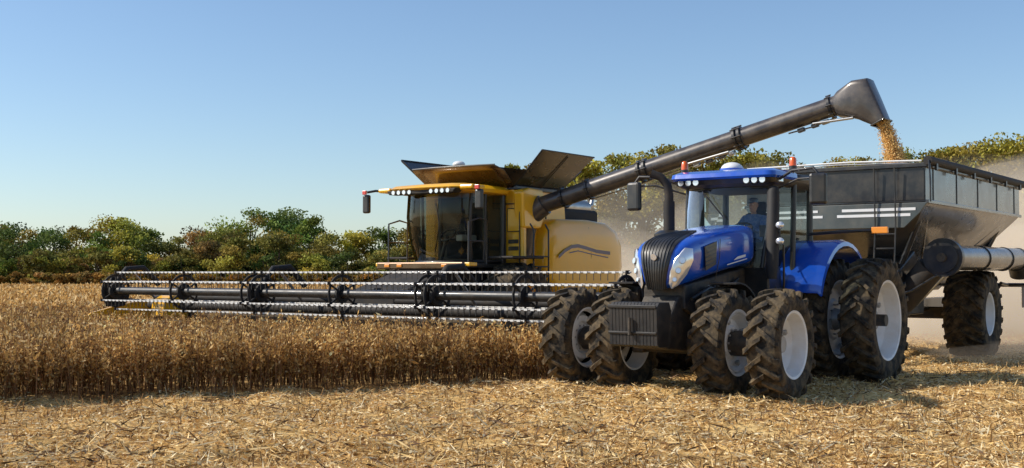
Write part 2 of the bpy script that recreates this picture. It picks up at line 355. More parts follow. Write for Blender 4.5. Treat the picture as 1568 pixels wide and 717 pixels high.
for px,py,wd,c,Zd in [(-60,335,110,G1,112),(-10,336,90,DG,112),(30,340,90,G1,108),(75,346,80,G1,113),(115,345,70,OL,110),(178,333,95,YG,110),(150,354,60,G2,106),(222,350,70,G2,113),
    (262,356,80,OL,110),(300,350,70,BR,115),(338,350,70,OL,108),(385,320,100,G2,113),(445,318,95,G1,115),(478,330,60,G2,112),(425,350,90,OL,104),(365,360,60,OL,103),(320,368,60,BR,104),(505,358,70,OL,108),
    (540,354,65,YG,110),(580,348,80,G2,112),(620,348,70,OL,112),(670,350,80,G1,112),(720,338,80,OL,110)]:
    sp.append((w(px,Zd),Zd,ht(py,Zd),wd/1800*Zd*1.25,c,False))
for i in range(60):
    px=-120+i*15+random.uniform(-8,8); Zd=random.uniform(100,106); py=random.uniform(378,402)
    sp.append((w(px,Zd),Zd,ht(py,Zd),random.uniform(2.5,4.5),random.choice([OL,G1,G2,BR,DG,OL]),True))
for px,py in ((70,378),(60,385),(190,380),(345,378),(470,375),(250,385)):
    sp.append((w(px,101),101,ht(py,101),4.2,random.choice([YG,OL,YG]),True))
for i in range(70):
    px=-120+i*13; sp.append((w(px,98),98,ht(random.uniform(416,422),98),2.4,random.choice([OR,BR,OR]),True))
tree_line('tree_line',sp)
sp=[]
for px,py,wd,c,Zd in [(780,240,70,YG,85),(815,245,90,OL,84),(865,240,110,G2,86),(905,230,90,YG,84),(945,230,110,OL,88),(985,220,110,YG,84),(1030,214,115,OL,86),(1080,218,110,YG,84),(1130,216,115,YG,86),(1175,224,100,OL,84),(1215,240,100,OL,88),
   (1280,228,110,YG,98),(1330,234,110,OL,100),(1390,226,120,OL,100),(1450,222,120,YG,98),(1500,212,130,OL,96),(1555,198,140,YG,94),(1620,200,140,OL,94),(1700,212,140,OL,94),(745,300,90,OL,90)]:
    sp.append((w(px,Zd),Zd,ht(py,Zd),wd/1800*Zd*1.2,c,False))
for i in range(50):
    px=730+i*20; Zd=random.uniform(78,84); sp.append((w(px,Zd),Zd,ht(random.uniform(320,370),Zd),random.uniform(4,6),random.choice([OL,G1,G2,BR,YG]),True))
tree_line('tree_line',sp,.6)
# ------------------------------------------------------------------ TRACTOR
T=empty('tractor',(2.49,18.15,0),-HEAD)
for tag,x,s in (('front_1',-1.75,-1),('front_2',-.88,-1),('front_3',.88,1),('front_4',1.75,1)):
    wheel(T,tag,x,0,1.62,.50,.48,M['rim'],s,off=(-.10 if abs(x)>1.2 else .08),nl=18)
for tag,x,s in (('rear_1',-1.9,-1),('rear_2',-1.08,-1),('rear_3',1.08,1),('rear_4',1.9,1)):
    wheel(T,tag,x,3.6,2.1,.56,.66,M['rim'],s,off=(-.12 if abs(x)>1.5 else .1),nl=22)
tube('front_axle',[(-1.75,0,.8),(-.7,0,.8),(-.3,0,.78),(.3,0,.78),(.7,0,.8),(1.75,0,.8)],[.12,.12,.17,.17,.12,.12],M['cast'],T,14)
for s in (-1,1):
    box('knuckle_%d'%s,(s*.55,0,.82),(.2,.34,.42),M['cast'],T,.03)
    tube('steer_cyl_%d'%s,[(s*.12,.22,.85),(s*.6,.24,.82)],.035,M['steel'],T)
    tube('planetary_%d'%s,[(s*.95,0,.8),(s*1.6,0,.8)],.19,M['cast'],T,20)
tube('rear_axle',[(-2.1,3.6,1.05),(2.1,3.6,1.05)],.10,M['cast'],T,16)
for s in (-1,1): tube('rear_axle_housing_%d'%s,[(s*.3,3.6,1.05),(s*.8,3.6,1.05)],[.3,.2],M['cast'],T,16)
prism('chassis',[(-.75,.72),(-.75,1.08),(-.4,1.5),(1.2,1.62),(3.9,1.62),(4.1,1.2),(4.1,.75),(2.8,.62),(.6,.6)],-.3,.3,M['cast'],T,.03)
prism('engine_block',[(-.3,1.3),(-.3,1.66),(1.9,1.95),(1.9,.95),(.7,.95)],-.36,.36,M['cast'],T,.03)
for i in range(7):
    box('engine_part_%d'%i,(.40,.25+i*.22,1.42+.06*(i%3)),(.12,.13+.05*(i%2),.16+.07*(i%3)),M['cast'] if i%2 else M['black'],T,.02)
    tube('engine_pipe_%d'%i,[(.42,.2+i*.2,1.3),(.47,.3+i*.2,1.5),(.42,.36+i*.2,1.65)],.018,M['rimg'] if i%3==0 else M['black'],T,6)
tube('hose',[(.42,-.2,1.45),(.46,.3,1.62),(.45,.9,1.55),(.42,1.4,1.75)],.03,M['black'],T)
tube('hose',[(.44,-.25,1.1),(.48,.3,1.2),(.47,1.1,1.12),(.44,1.6,1.3)],.022,M['black'],T)
# weights
box('weight_carrier',(0,-.72,1.0),(.62,.5,.25),M['cast'],T,.03)
for i in range(14):
    x=-.37+i*.057
    prism('weight_%d'%i,[(-1.28,.80),(-1.30,1.34),(-1.22,1.42),(-.92,1.42),(-.86,1.30),(-.86,.86),(-.95,.77),(-1.2,.77)],x,x+.053,M['weight'],T,.005)
box('weight_strap',(0.02,-1.305,1.36),(.8,.03,.05),M['weight'],T,.01); box('weight_strap',(0.02,-1.295,.98),(.8,.03,.04),M['weight'],T,.01)
tube('tow_pin',[(0,-1.34,.95),(0,-1.34,1.2)],.025,M['cast'],T)
# hood
def hsec(y,ht_,hb,zt,zb):
    pts=[(hb,zb),(hb*.45+ht_*.55,zb+(zt-zb)*.35),(ht_,zb+(zt-zb)*.62),(ht_*.985,zt-.13),(ht_*.90,zt-.05),(ht_*.68,zt-.012),(ht_*.35,zt),]
    r=[(-a,y,b) for a,b in pts]+[(0,y,zt-.006)]+[(a,y,b) for a,b in pts[::-1]]
    return r
loft('hood',[hsec(*s) for s in [(-.57,.22,.15,2.04,1.70),(-.54,.32,.18,2.16,1.62),(-.45,.41,.24,2.27,1.58),(-.28,.47,.32,2.35,1.60),(.0,.50,.42,2.42,1.66),(.5,.52,.47,2.50,1.76),(1.1,.54,.51,2.58,1.86),(1.7,.57,.56,2.65,1.93),(1.8,.57,.56,2.65,1.93)]],M['blue'],T,sub=2)
path=[(.55,2.503),(.25,2.467),(0,2.432),(-.22,2.384),(-.38,2.33),(-.48,2.26),(-.555,2.15),(-.59,2.0),(-.595,1.85),(-.585,1.72),(-.56,1.60)]
hws=[.14,.22,.255,.275,.28,.28,.265,.235,.20,.175,.15]
rg=[]
for (y,z),hw in zip(path,hws):
    d=(Vector((0,y,z))-Vector((0,.45,1.9))).normalized()
    p=Vector((0,y,z)); fr=[]
    for f in (-1,-.9,-.5,0,.5,.9,1):
        q=p+Vector((f*hw,0,0))+d*(.014*(1-f*f)); 
        if abs(f)==1: q=q-d*.012
        fr.append(q)
    for f in (1,-1): fr.append(p+Vector((f*hw,0,0))-d*.12)
    rg.append(fr)
loft('grille',rg,M['black'],T,ang=50)
for k in range(-4,5):
    tube('grille_rib_%d'%k,[Vector((k*hw*.2,y,z))+(Vector((0,y,z))-Vector((0,.45,1.9))).normalized()*(.016) for (y,z),hw in list(zip(path,hws))],.007,M['black'],T,6)
tube('hood_badge',[(0,-.60,2.09),(0,-.625,2.085)],.05,M['silver'],T,20)
for s in (-1,1):
    def hp(u,v,o=0,s=s):
        uu=max(u,0)
        xx=.225+.06*v+u*(.14+.08*v); yy=-.565+ (uu**1.5)*(.17)+.06*(1-v)**2*.5+ (v**3)*.10
        zz=1.65+v*.54-u*.05*(1-v)
        n=Vector((.45+u*.35,-1,.12)).normalized()
        q=Vector((xx,yy,zz))+n*o; return Vector((s*q.x,q.y,q.z))
    outl=[(0,.10),(.25,.0),(.6,.12),(.95,.40),(1.05,.72),(.85,.98),(.5,1.0),(.2,.75),(.02,.4)]
    V=[hp(u,v,.028) for u,v in outl]; V2=[hp(.5+(u-.5)*1.18,.5+(v-.5)*1.12,-.03) for u,v in outl]; V3=[hp(.5+(u-.5)*1.2,.5+(v-.5)*1.12,.018) for u,v in outl]
    loft('headlight_bezel_%d'%s,[V2,V3],M['black'],T)
    loft('headlight_%d'%s,[V3,V,[ (V[i]*.5+hp(.5,.5,.045)*.5) for i in range(len(V))]],M['silver'],T)
    for q,(uu,vv,r_) in enumerate(((.6,.72,.045),(.5,.45,.04),(.35,.2,.03))):
        tube('headlight_bulb_%d_%d'%(s,q),[hp(uu,vv,.035),hp(uu,vv,.055)],r_,M['silver'],T,16); tube('headlight_ring_%d_%d'%(s,q),[hp(uu,vv,.03),hp(uu,vv,.045)],r_+.006,M['rimg'],T,16)
    panel('hood_vent_%d'%s,[(s*.520,.02,2.25),(s*.526,.42,2.34),(s*.522,.40,1.98),(s*.505,.08,1.88)],s*-.012,M['black'],T)
    for q in range(5): tube('vent_bar_%d'%q,[(s*.528,.06,1.95+q*.065),(s*.532,.40,2.03+q*.065)],.006,M['dkgrey'],T,6)
    tube('hood_seam_%d'%s,[(s*.47,.48,1.74),(s*.532,.52,2.1),(s*.527,.55,2.38)],.006,M['black'],T,6)
    panel('hood_decal_%d'%s,[(s*.547,.75,1.97),(s*.558,1.45,2.07),(s*.558,1.45,2.085),(s*.547,.75,1.985)],s*.004,M['white'],T,0)
    panel('hood_decal_%d'%s,[(s*.549,.98,2.05),(s*.558,1.40,2.11),(s*.558,1.40,2.15),(s*.552,1.12,2.11)],s*.004,M['white'],T,0)
    rings=[]
    for k in range(8):
        a=math.radians(20+k*11); r=.89
        yy=0+r*math.cos(a); zz=.82+r*math.sin(a)
        rings.append([(s*(.88-.22),yy,zz),(s*(.88+.22),yy,zz),(s*(.88+.22),yy*.975,zz-.025),(s*(.88-.22),yy*.975,zz-.025)])
    loft('front_fender_%d'%s,rings,M['matte'],T)
    tube('fender_stay',[(s*.5,.1,1.1),(s*.62,.1,1.6),(s*.9,.1,1.66)],.025,M['matte'],T)
    rings=[]
    for k in range(14):
        a=math.radians(20+k*10.5); r=1.27 if k<12 else 1.27+.02*(k-11); yy=3.6-r*math.cos(a)*1.0; zz=1.12+r*math.sin(a)*1.02
        x0,x1=.62,1.42
        rings.append([(s*x0,yy,zz-.03),(s*x0,yy,zz),(s*(x1-.1),yy,zz+.01),(s*x1,yy,zz-.03),(s*(x1+.01),yy+.04*math.cos(a),zz-.10),(s*(x1-.02),yy+.04*math.cos(a),zz-.10),(s*(x1-.06),yy,zz-.05)])
    loft('rear_fender_%d'%s,rings,M['blue'],T,ang=40)
    V=[(2.42,1.62)]+[(3.6-1.24*math.cos(math.radians(20+k*10.5)),1.12+1.24*math.sin(math.radians(20+k*10.5))) for k in range(14)]+[(4.3,1.5)]
    prism('fender_inner_%d'%s,V,s*.62,s*.66,M['blue'],T,0)
# cab
fb=[(.66,1.82,1.93),(.84,2.62,1.55),(.80,3.50,2.0)]; ft=[(.76,1.98,3.32),(.86,2.68,3.34),(.80,3.52,3.32)]
prism('cab_floor',[(1.8,1.45),(1.8,1.95),(2.3,1.95),(2.35,1.62),(3.55,1.62),(3.55,1.3),(2.2,1.3)],-.78,.78,M['black'],T,.03)
box('cab_rear_wall',(0,3.5,2.05),(1.5,.08,.9),M['black'],T,.02)
box('cab_headliner',(0,2.7,3.27),(1.5,1.5,.04),M['interior'],T,.005)
for s in (-1,1):
    A=[Vector((s*a,b,c)) for a,b,c in fb]; B=[Vector((s*a,b,c)) for a,b,c in ft]
    tube('a_pillar_%d'%s,[A[0],(A[0]+B[0])/2+Vector((s*.03,0,0)),B[0]],.045,M['black'],T,8)
    tube('b_pillar_%d'%s,[A[1],B[1]],.05,M['black'],T,8); tube('c_pillar_%d'%s,[A[2],B[2]],.06,M['black'],T,8)
    tube('door_sill_%d'%s,[A[0],Vector((s*.76,2.1,1.58)),A[1],Vector((s*.82,3.0,1.95)),A[2]],.04,M['black'],T,8)
    mk('door_glass_%d'%s,[A[0],Vector((s*.76,2.1,1.58)),A[1],B[1],B[0]],[(0,1,2,3,4)],M['glass'],T)
    mk('side_glass_%d'%s,[A[1]+Vector((0,.02,.38)),A[2],B[2],B[1]],[(0,1,2,3)],M['glass'],T)
    tube('door_handle_%d'%s,[(s*.88,2.5,1.95),(s*.90,2.5,2.2)],.018,M['black'],T,6)
rr=[]
for z,y,xw in ((1.93,1.82,.66),(2.6,1.84,.72),(3.32,1.96,.76)):
    rr.append([Vector((xw*f,y-.10*(1-f*f),z)) for f in (-1,-.75,-.5,-.25,0,.25,.5,.75,1)])
loft('windshield',rr,M['glass'],T,cap=(False,False),closed=False)
mk('rear_glass',[(-.78,3.51,2.1),(.78,3.51,2.1),(.78,3.53,3.3),(-.78,3.53,3.3)],[(0,1,2,3)],M['glass'],T)
def rrect(hw,y0,y1,z,r=.15,n=5,cx=0):
    out=[]
    for (cx_,cy_,a0) in ((hw-r,y1-r,0),(-hw+r,y1-r,90),(-hw+r,y0+r,180),(hw-r,y0+r,270)):
        for k in range(n): a=math.radians(a0+90*k/(n-1)); out.append((cx+cx_+r*math.cos(a),cy_+r*math.sin(a),z))
    return out
loft('roof_trim',[rrect(.84,1.84,3.6,3.28),rrect(.90,1.70,3.66,3.33),rrect(.92,1.66,3.68,3.40)],M['black'],T)
loft('roof',[rrect(.93,1.64,2.75,3.403),rrect(.95,1.60,2.75,3.44),rrect(.94,1.62,2.75,3.51),rrect(.86,1.75,2.72,3.56),rrect(.6,2.0,2.70,3.585)],M['blue'],T)
loft('roof_rear',[rrect(.92,2.752,3.70,3.403),rrect(.93,2.752,3.72,3.45),rrect(.90,2.755,3.68,3.52),rrect(.75,2.8,3.5,3.55)],M['black'],T)
for i,x in enumerate((-.74,-.60,-.46,.46,.60,.74)):
    tube('roof_light_%d'%i,[(x,1.72,3.37),(x,1.655,3.37)],[.05,.052],M['silver'],T,14)
    tube('roof_light_ring_%d'%i,[(x,1.70,3.37),(x,1.662,3.37)],.062,M['black'],T,14)
for i,(y) in enumerate((1.95,3.4)):
    box('side_light_%d'%i,(.93,y,3.37),(.05,.14,.07),M['silver'],T,.01)
ell('gps_dome',(0,2.1,3.60),(.19,.19,.12),M['white'],T); tube('gps_base',[(0,2.1,3.55),(0,2.1,3.61)],.21,M['blue'],T,20)
for s,y in ((-1,2.15),(1,2.5)):
    x=s*.92
    tube('beacon_arm_%d'%s,[(s*.84,y,3.42),(x,y,3.46),(x,y,3.60)],.02,M['black'],T,8)
    tube('beacon_base_%d'%s,[(x,y,3.58),(x,y,3.64)],.065,M['black'],T,16)
    tube('beacon_%d'%s,[(x,y,3.64),(x,y,3.76),(x,y,3.79)],[.06,.055,.03],M['orange'],T,16)
for s in (-1,1):
    tube('mirror_arm_%d'%s,[(s*.80,1.95,3.32),(s*1.2,1.80,3.50),(s*1.58,1.72,3.52),(s*1.66,1.72,3.42)],.026,M['black'],T,8)
    tube('mirror_arm_b_%d'%s,[(s*.80,1.95,3.20),(s*1.3,1.80,3.36),(s*1.62,1.72,3.36)],.016,M['black'],T,8)
    box('mirror_%d'%s,(s*1.67,1.70,3.18),(.28,.12,.50),M['black'],T,.045,rot=(0,0,s*12))
    box('mirror_glass_%d'%s,(s*1.67,1.765,3.18),(.22,.012,.42),M['steel'],T,.004,rot=(0,0,s*12))
tube('exhaust_canister',[(-.80,1.35,2.28),(-.80,1.35,2.34),(-.80,1.35,2.50),(-.80,1.35,2.56)],[.20,.25,.25,.16],M['black'],T,20)
tube('exhaust_bracket',[(-.5,1.4,2.4),(-.8,1.35,2.4)],.06,M['cast'],T)
tube('exhaust_stack',[(-.80,1.35,2.5),(-.80,1.35,3.15),(-.82,1.34,3.32),(-.92,1.28,3.46),(-1.06,1.2,3.52)],[.075,.075,.072,.07,.068],M['matte'],T,16)
tube('exhaust_shield',[(-.80,1.35,2.56),(-.80,1.35,3.05)],.095,M['matte'],T,16)
tube('intake_column',[(.88,1.70,1.75),(.88,1.70,1.95),(.88,1.72,2.0),(.88,1.78,3.15),(.88,1.82,3.24)],[.08,.10,.10,.10,.07],M['matte'],T,16)
for i,z in enumerate((2.62,2.36)): ell('handrail_light_%d'%i,(1.02,1.70,z),(.07,.05,.06),M['silver'],T); 
tube('light_stalk',[(.86,1.74,2.5),(1.0,1.74,2.5),(1.0,1.75,2.66),(1.0,1.75,2.3)],.014,M['black'],T,6)
tube('wiper',[(.05,1.70,2.75),(-.35,1.72,3.2)],.012,M['black'],T,6)
box('fuel_tank',(.62,2.3,1.08),(.5,1.2,.62),M['black'],T,.08)
for i,z in enumerate((.48,.76,1.04,1.32)): box('step_%d'%i,(1.03-.03*i,2.28,z),(.26,.42,.03),M['cast'],T,.006)
for y in (2.06,2.5): tube('step_rail',[(1.05,y,.45),(.95,y,1.45),(.92,y,1.6)],.02,M['cast'],T,8)
tube('grab_rail',[(.95,1.98,1.5),(1.0,1.9,1.7),(1.0,1.9,2.3)],.018,M['black'],T,8)
box('fuel_tank_2',(-.62,2.3,1.08),(.5,1.2,.62),M['black'],T,.08)
box('drawbar',(0,4.5,.55),(.14,1.4,.1),M['cast'],T,.01)
for s in (-1,1):
    tube('marker_arm',[(s*.8,3.45,2.52),(s*1.4,3.55,2.56),(s*2.05,3.58,2.57)],.026,M['black'],T,8); box('marker_light',(s*2.02,3.55,2.57),(.28,.05,.11),M['amber'],T,.012)
# interior
box('seat_base',(0,2.85,2.02),(.5,.5,.45),M['seat'],T,.06); box('seat_back',(0,3.12,2.55),(.5,.14,.72),M['seat'],T,.06,rot=(-8,0,0))
box('headrest',(0,3.18,3.0),(.28,.1,.2),M['seat'],T,.04)
box('console',(.36,2.7,2.3),(.16,.6,.14),M['interior'],T,.03); box('dash',(0,2.1,2.15),(.4,.3,.5),M['interior'],T,.05)
box('monitor',(.55,2.3,2.55),(.28,.03,.2),M['interior'],T,.01,rot=(0,0,30))
tube('steering_column',[(0,2.15,2.3),(0,2.38,2.55)],.04,M['interior'],T)
sw=[Vector((0,2.40,2.57))+Euler((math.radians(40),0,0)).to_matrix()@Vector((.21*math.cos(a),.21*math.sin(a),0)) for a in np.linspace(0,2*math.pi,25)]
tube('steering_wheel',sw,.017,M['interior'],T,8,cap=False)
tube('steering_spoke',[sw[0],sw[12]],.015,M['interior'],T,6)
# ------------------------------------------------------------------ farmer
Fm=empty('farmer',(2.49,18.15,0),-HEAD)
def skinned(name,verts,edges,mat,par,sub=2,root=0):
    me=bpy.data.meshes.new(name); bm=bmesh.new(); ly=bm.verts.layers.skin.verify(); vs=[]
    for i,(x,y,z,r) in enumerate(verts):
        v=bm.verts.new((x,y,z)); v[ly].radius=(r,r); v[ly].use_root=(i==root); vs.append(v)
    for a,b in edges: bm.edges.new((vs[a],vs[b]))
    bm.to_mesh(me); bm.free(); me.materials.append(mat); o=bpy.data.objects.new(name,me); COL.objects.link(o); o.parent=par
    k=o.modifiers.new('skin','SKIN'); k.use_smooth_shade=True
    s=o.modifiers.new('sub','SUBSURF'); s.levels=sub; s.render_levels=sub
    return o
skinned('shirt',[(0,2.98,2.34,.15),(0,2.99,2.50,.155),(0,2.99,2.66,.17),(0,2.98,2.80,.13),(0,2.97,2.87,.07),
  (-.17,2.97,2.80,.075),(-.24,2.80,2.62,.055),(-.19,2.60,2.60,.040),(-.17,2.52,2.62,.034),
  (.17,2.97,2.80,.075),(.25,2.82,2.60,.055),(.20,2.62,2.57,.040),(.18,2.55,2.60,.034)],
  [(0,1),(1,2),(2,3),(3,4),(3,5),(5,6),(6,7),(7,8),(3,9),(9,10),(10,11),(11,12)],M['shirt'],Fm)
skinned('trousers',[(0,2.97,2.36,.14),(-.10,2.85,2.33,.10),(-.13,2.48,2.34,.075),(-.13,2.36,2.12,.058),(-.13,2.34,1.97,.05),(.10,2.85,2.33,.10),(.13,2.48,2.34,.075),(.13,2.38,2.12,.058),(.13,2.36,1.97,.05)],
  [(0,1),(1,2),(2,3),(3,4),(0,5),(5,6),(6,7),(7,8)],M['jeans'],Fm)
for s in (-1,1):
    box('boot_%d'%s,(s*.13,2.29,1.98),(.10,.28,.09),M['seat'],Fm,.03)
    hx=s*.175; hy=2.50
    skinned('palm_%d'%s,[(hx,hy+.02,2.625,.026),(hx-s*.003,hy-.03,2.635,.030),(hx-s*.006,hy-.065,2.64,.028)],[(0,1),(1,2)],M['skin'],Fm,1)
    for f in range(4):
        fx=hx+(f-1.5)*.019; l=[.85,1,.95,.75][f]
        skinned('finger_%d_%d'%(s,f),[(fx,hy-.07,2.645,.009),(fx,hy-.07-.03*l,2.64,.0085),(fx,hy-.07-.035*l,2.64-.028*l,.008),(fx,hy-.07-.012,2.64-.045*l,.007)],[(0,1),(1,2),(2,3)],M['skin'],Fm,1)
    skinned('thumb_%d'%s,[(hx-s*.022,hy-.01,2.62,.012),(hx-s*.045,hy-.04,2.61,.010),(hx-s*.05,hy-.065,2.60,.009)],[(0,1),(1,2)],M['skin'],Fm,1)
skinned('neck',[(0,2.97,2.84,.058),(0,2.955,2.95,.055)],[(0,1)],M['skin'],Fm)
rs=[]
for z,rx,ry,cy in ((-.125,.035,.04,-.035),(-.11,.05,.06,-.02),(-.07,.062,.085,-.005),(-.02,.07,.098,0),(.03,.075,.102,.003),(.07,.072,.098,.006),(.10,.055,.078,.008),(.118,.03,.04,.01)):
    rs.append([(rx*math.cos(a),2.945+cy+ry*math.sin(a),3.03+z) for a in np.linspace(0,2*math.pi,17)[:-1]])
loft('head',rs,M['skin'],Fm,sub=1)
prism('nose',[(2.855,3.00),(2.825,3.0),(2.85,3.045)],-.012,.012,M['skin'],Fm,.005)
for s in (-1,1):
    ell('eye_%d'%s,(s*.03,2.852,3.04),(.012,.008,.008),M['white'],Fm,seg=10,rings=6); ell('pupil_%d'%s,(s*.03,2.845,3.04),(.005,.004,.005),M['hair'],Fm,seg=8,rings=6)
    ell('ear_%d'%s,(s*.076,2.955,3.025),(.01,.02,.03),M['skin'],Fm,seg=10,rings=6)
box('mouth',(0,2.858,2.962),(.045,.008,.008),pmat('lips',(.35,.12,.09)),Fm,.002)
rs=[]
for z,k in ((.045,1.06),(.08,1.06),(.11,1.02),(.13,.6)): rs.append([(.076*k*math.cos(a),2.952+.104*k*math.sin(a),3.03+z) for a in np.linspace(0,2*math.pi,17)[:-1]])
loft('cap',rs,M['decal'],Fm); panel('cap_brim',[(-.06,2.86,3.08),(.06,2.86,3.08),(.045,2.77,3.065),(-.045,2.77,3.065)],.008,M['decal'],Fm)
# ------------------------------------------------------------------ GRAIN CART
tr=Matrix.Rotation(-HEAD,3,'Z')@Vector((0,10.7,0))
G=empty('grain_cart',(2.49+tr.x,18.15+tr.y,0),-HEAD)
y0=-4.0;y1=3.5
def ring(hw,a,b,z): return [(-hw,a,z),(hw,a,z),(hw,b,z),(-hw,b,z)]
loft('hopper',[ring(1.85,y0,y1,3.92),ring(1.85,y0,y1,3.22),ring(1.80,y0+.05,y1-.05,3.15),ring(.45,y0+2.0,y1-1.9,1.45)],M['grey'],G,cap=(False,True),smooth=False)
loft('hopper_inner',[ring(1.82,y0+.03,y1-.03,3.92),ring(1.82,y0+.03,y1-.03,3.24),ring(.5,y0+2,y1-1.9,1.6)],M['grey'],G,cap=(False,False),smooth=False)
panel('front_black_panel',[(-1.83,y0-.012,3.25),(1.83,y0-.012,3.25),(1.83,y0-.012,3.86),(-1.83,y0-.012,3.86)],.01,M['black'],G)
prism('wing_panel',[(-1.85,3.20),(1.9,3.20),(1.75,3.0),(1.45,2.72),(-1.45,2.72),(-1.75,3.0)],y0-.06,y0-.02,M['wing'],G,.01,axis='y')
for i,z in enumerate((3.08,2.97)): box('stripe_%d'%i,(.95-.1*i,y0-.066,z),(1.45,.006,.055),M['white'],G,0); box('stripe_b_%d'%i,(-.95+.1*i,y0-.066,z),(1.35,.006,.05),M['white'],G,0)
for s in (-1,1):
    box('rim_rail_%d'%s,(s*1.87,(y0+y1)/2,3.92),(.1,y1-y0+.1,.09),M['black'],G,.015)
    box('mid_rail_%d'%s,(s*1.875,(y0+y1)/2,3.22),(.06,y1-y0,.07),M['grey'],G,.01)
    for i in range(5):
        yy=y0+.5+i*(y1-y0-1.0)/4; box('side_rib_%d_%d'%(s,i),(s*1.858,yy,3.57),(.018,.05,.62),M['grey'],G,.006)
    tube('lower_seam_%d'%s,[(s*1.72,y0+.6,3.08),(s*.52,-.2,1.52)],.02,M['grey'],G,6)
    tube('lower_seam_b_%d'%s,[(s*1.72,y1-1.0,3.08),(s*.52,.3,1.52)],.02,M['grey'],G,6)
box('rim_rail_front',(0,y0-.02,3.92),(3.8,.1,.09),M['black'],G,.015); box('rim_rail_back',(0,y1+.02,3.92),(3.8,.1,.09),M['black'],G,.015)
tube('tarp_roll',[(1.92,y0-.1,4.0),(1.92,y1+.2,4.0)],.085,M['matte'],G,14)
for i in range(6):
    yy=y0+.3+i*1.35; tube('tarp_bow_%d'%i,[(1.85,yy,3.95),(1.3,yy,4.0),(0,yy,4.03),(-1.3,yy,4.0),(-1.85,yy,3.95)],.016,M['steel'],G,6)
    box('tarp_clip_%d'%i,(1.97,yy,3.9),(.05,.1,.14),M['black'],G,.01)
tube('tarp_crank',[(1.95,y0-.1,4.0),(2.0,y0-.2,3.6),(2.0,y0-.2,3.2)],.018,M['black'],G,6)
tube('hopper_front_handrail',[(-1.8,y0-.06,4.02),(.4,y0-.06,4.04),(1.8,y0-.06,4.0)],.02,M['white'],G,6)
rs=[]
for z,k in ((3.3,1),(3.55,.7),(3.75,.4),(3.85,.12)): rs.append([(1.8*k*math.cos(a),y0+2.3+ (2.2*k)*math.sin(a),z) for a in np.linspace(0,2*math.pi,25)[:-1]])
loft('grain_heap',rs,pmat('grain_pile',(.62,.43,.18),.8,0,0,(.45,.28,.10),40,.8,.4,60),G,cap=(False,True))
for s in (-1,1):
    box('frame_rail_%d'%s,(s*.62,-.2,1.15),(.16,6.4,.28),M['dkgrey'],G,.02)
    tube('frame_leg_%d'%s,[(s*1.6,y0+.6,3.05),(s*.75,y0+.9,1.2)],.06,M['dkgrey'],G,8)
    tube('frame_leg_b_%d'%s,[(s*1.6,y1-.7,3.05),(s*.7,y1-1.0,1.2)],.06,M['dkgrey'],G,8)
    tube('tongue_%d'%s,[(s*.62,-3.2,1.1),(s*.35,-4.6,.75),(0,-6.2,.58)],.09,M['dkgrey'],G,8)
    wheel(G,'cart_%d'%s,s*1.62,.1,1.90,.85,.46,M['rim'],s,off=.10,nl=20,lug=.045)
    box('fender_plate_%d'%s,(s*1.0,.1,1.6),(.5,2.0,.05),M['dkgrey'],G,.01)
box('axle_beam',(0,.1,.96),(2.6,.24,.26),M['cast'],G,.02)
box('gearbox',(.5,-3.4,1.5),(.6,.5,.7),M['cast'],G,.05)
prism('boot_housing',[(-3.6,1.0),(-3.6,1.9),(-2.6,2.3),(-2.0,1.5),(-2.0,1.0)],.3,1.2,M['black'],G,.03)
tube('auger_flange',[(1.98,-3.40,2.15),(1.98,-3.25,2.15)],.38,M['black'],G,28)
tube('auger_flange_ring',[(1.98,-3.44,2.15),(1.98,-3.40,2.15)],.30,M['black'],G,28)
tube('auger_flange_hub',[(1.98,-3.50,2.15),(1.98,-3.43,2.15)],.09,M['cast'],G,16)
tube('auger_lower',[(.7,-3.0,.9),(1.2,-3.1,1.4),(1.70,-3.2,1.95)],.27,M['matte'],G,20)
tube('auger_tube',[(1.98,-3.2,2.15),(1.98,2.6,2.18)],.25,M['grey'],G,24)
for y in (-2.9,-.8,1.2,2.5): tube('auger_band',[(1.98,y,2.16),(1.98,y+.08,2.16)],.275,M['dkgrey'],G,24)
tube('auger_spout',[(1.98,2.6,2.18),(1.98,2.9,2.1),(1.98,3.05,1.8)],[.27,.28,.26],M['black'],G,20)
box('auger_cradle',(1.7,1.5,1.95),(.6,.12,.1),M['dkgrey'],G,.01); box('auger_cradle',(1.7,-1.0,1.95),(.6,.12,.1),M['dkgrey'],G,.01)
tube('hydraulic_hose',[(.9,-3.9,1.3),(1.5,-3.8,1.5),(1.9,-3.5,1.8)],.025,M['black'],G,8)
tube('hydraulic_cyl',[(1.2,-2.6,1.2),(1.85,-2.2,2.0)],.05,M['steel'],G,10)
for i in range(6): box('ladder_rung_%d'%i,(1.1,y0-.30+.04*i,1.2+i*.28),(.4,.03,.03),M['black'],G,.005)
for x in (.9,1.3): tube('ladder_rail',[(x,y0-.32,1.1),(x,y0-.1,2.8),(x,y0-.14,3.9)],.016,M['black'],G,6)
tube('rear_bumper',[(-1.2,y1+.3,1.55),(1.9,y1+.3,1.55)],.05,M['black'],G,8); tube('rear_stay',[(1.5,y1-.4,1.6),(1.5,y1+.3,1.55)],.04,M['black'],G,8); tube('rear_stay',[(1.85,y1+.3,1.55),(1.85,y1+.3,1.0)],.04,M['black'],G,8)
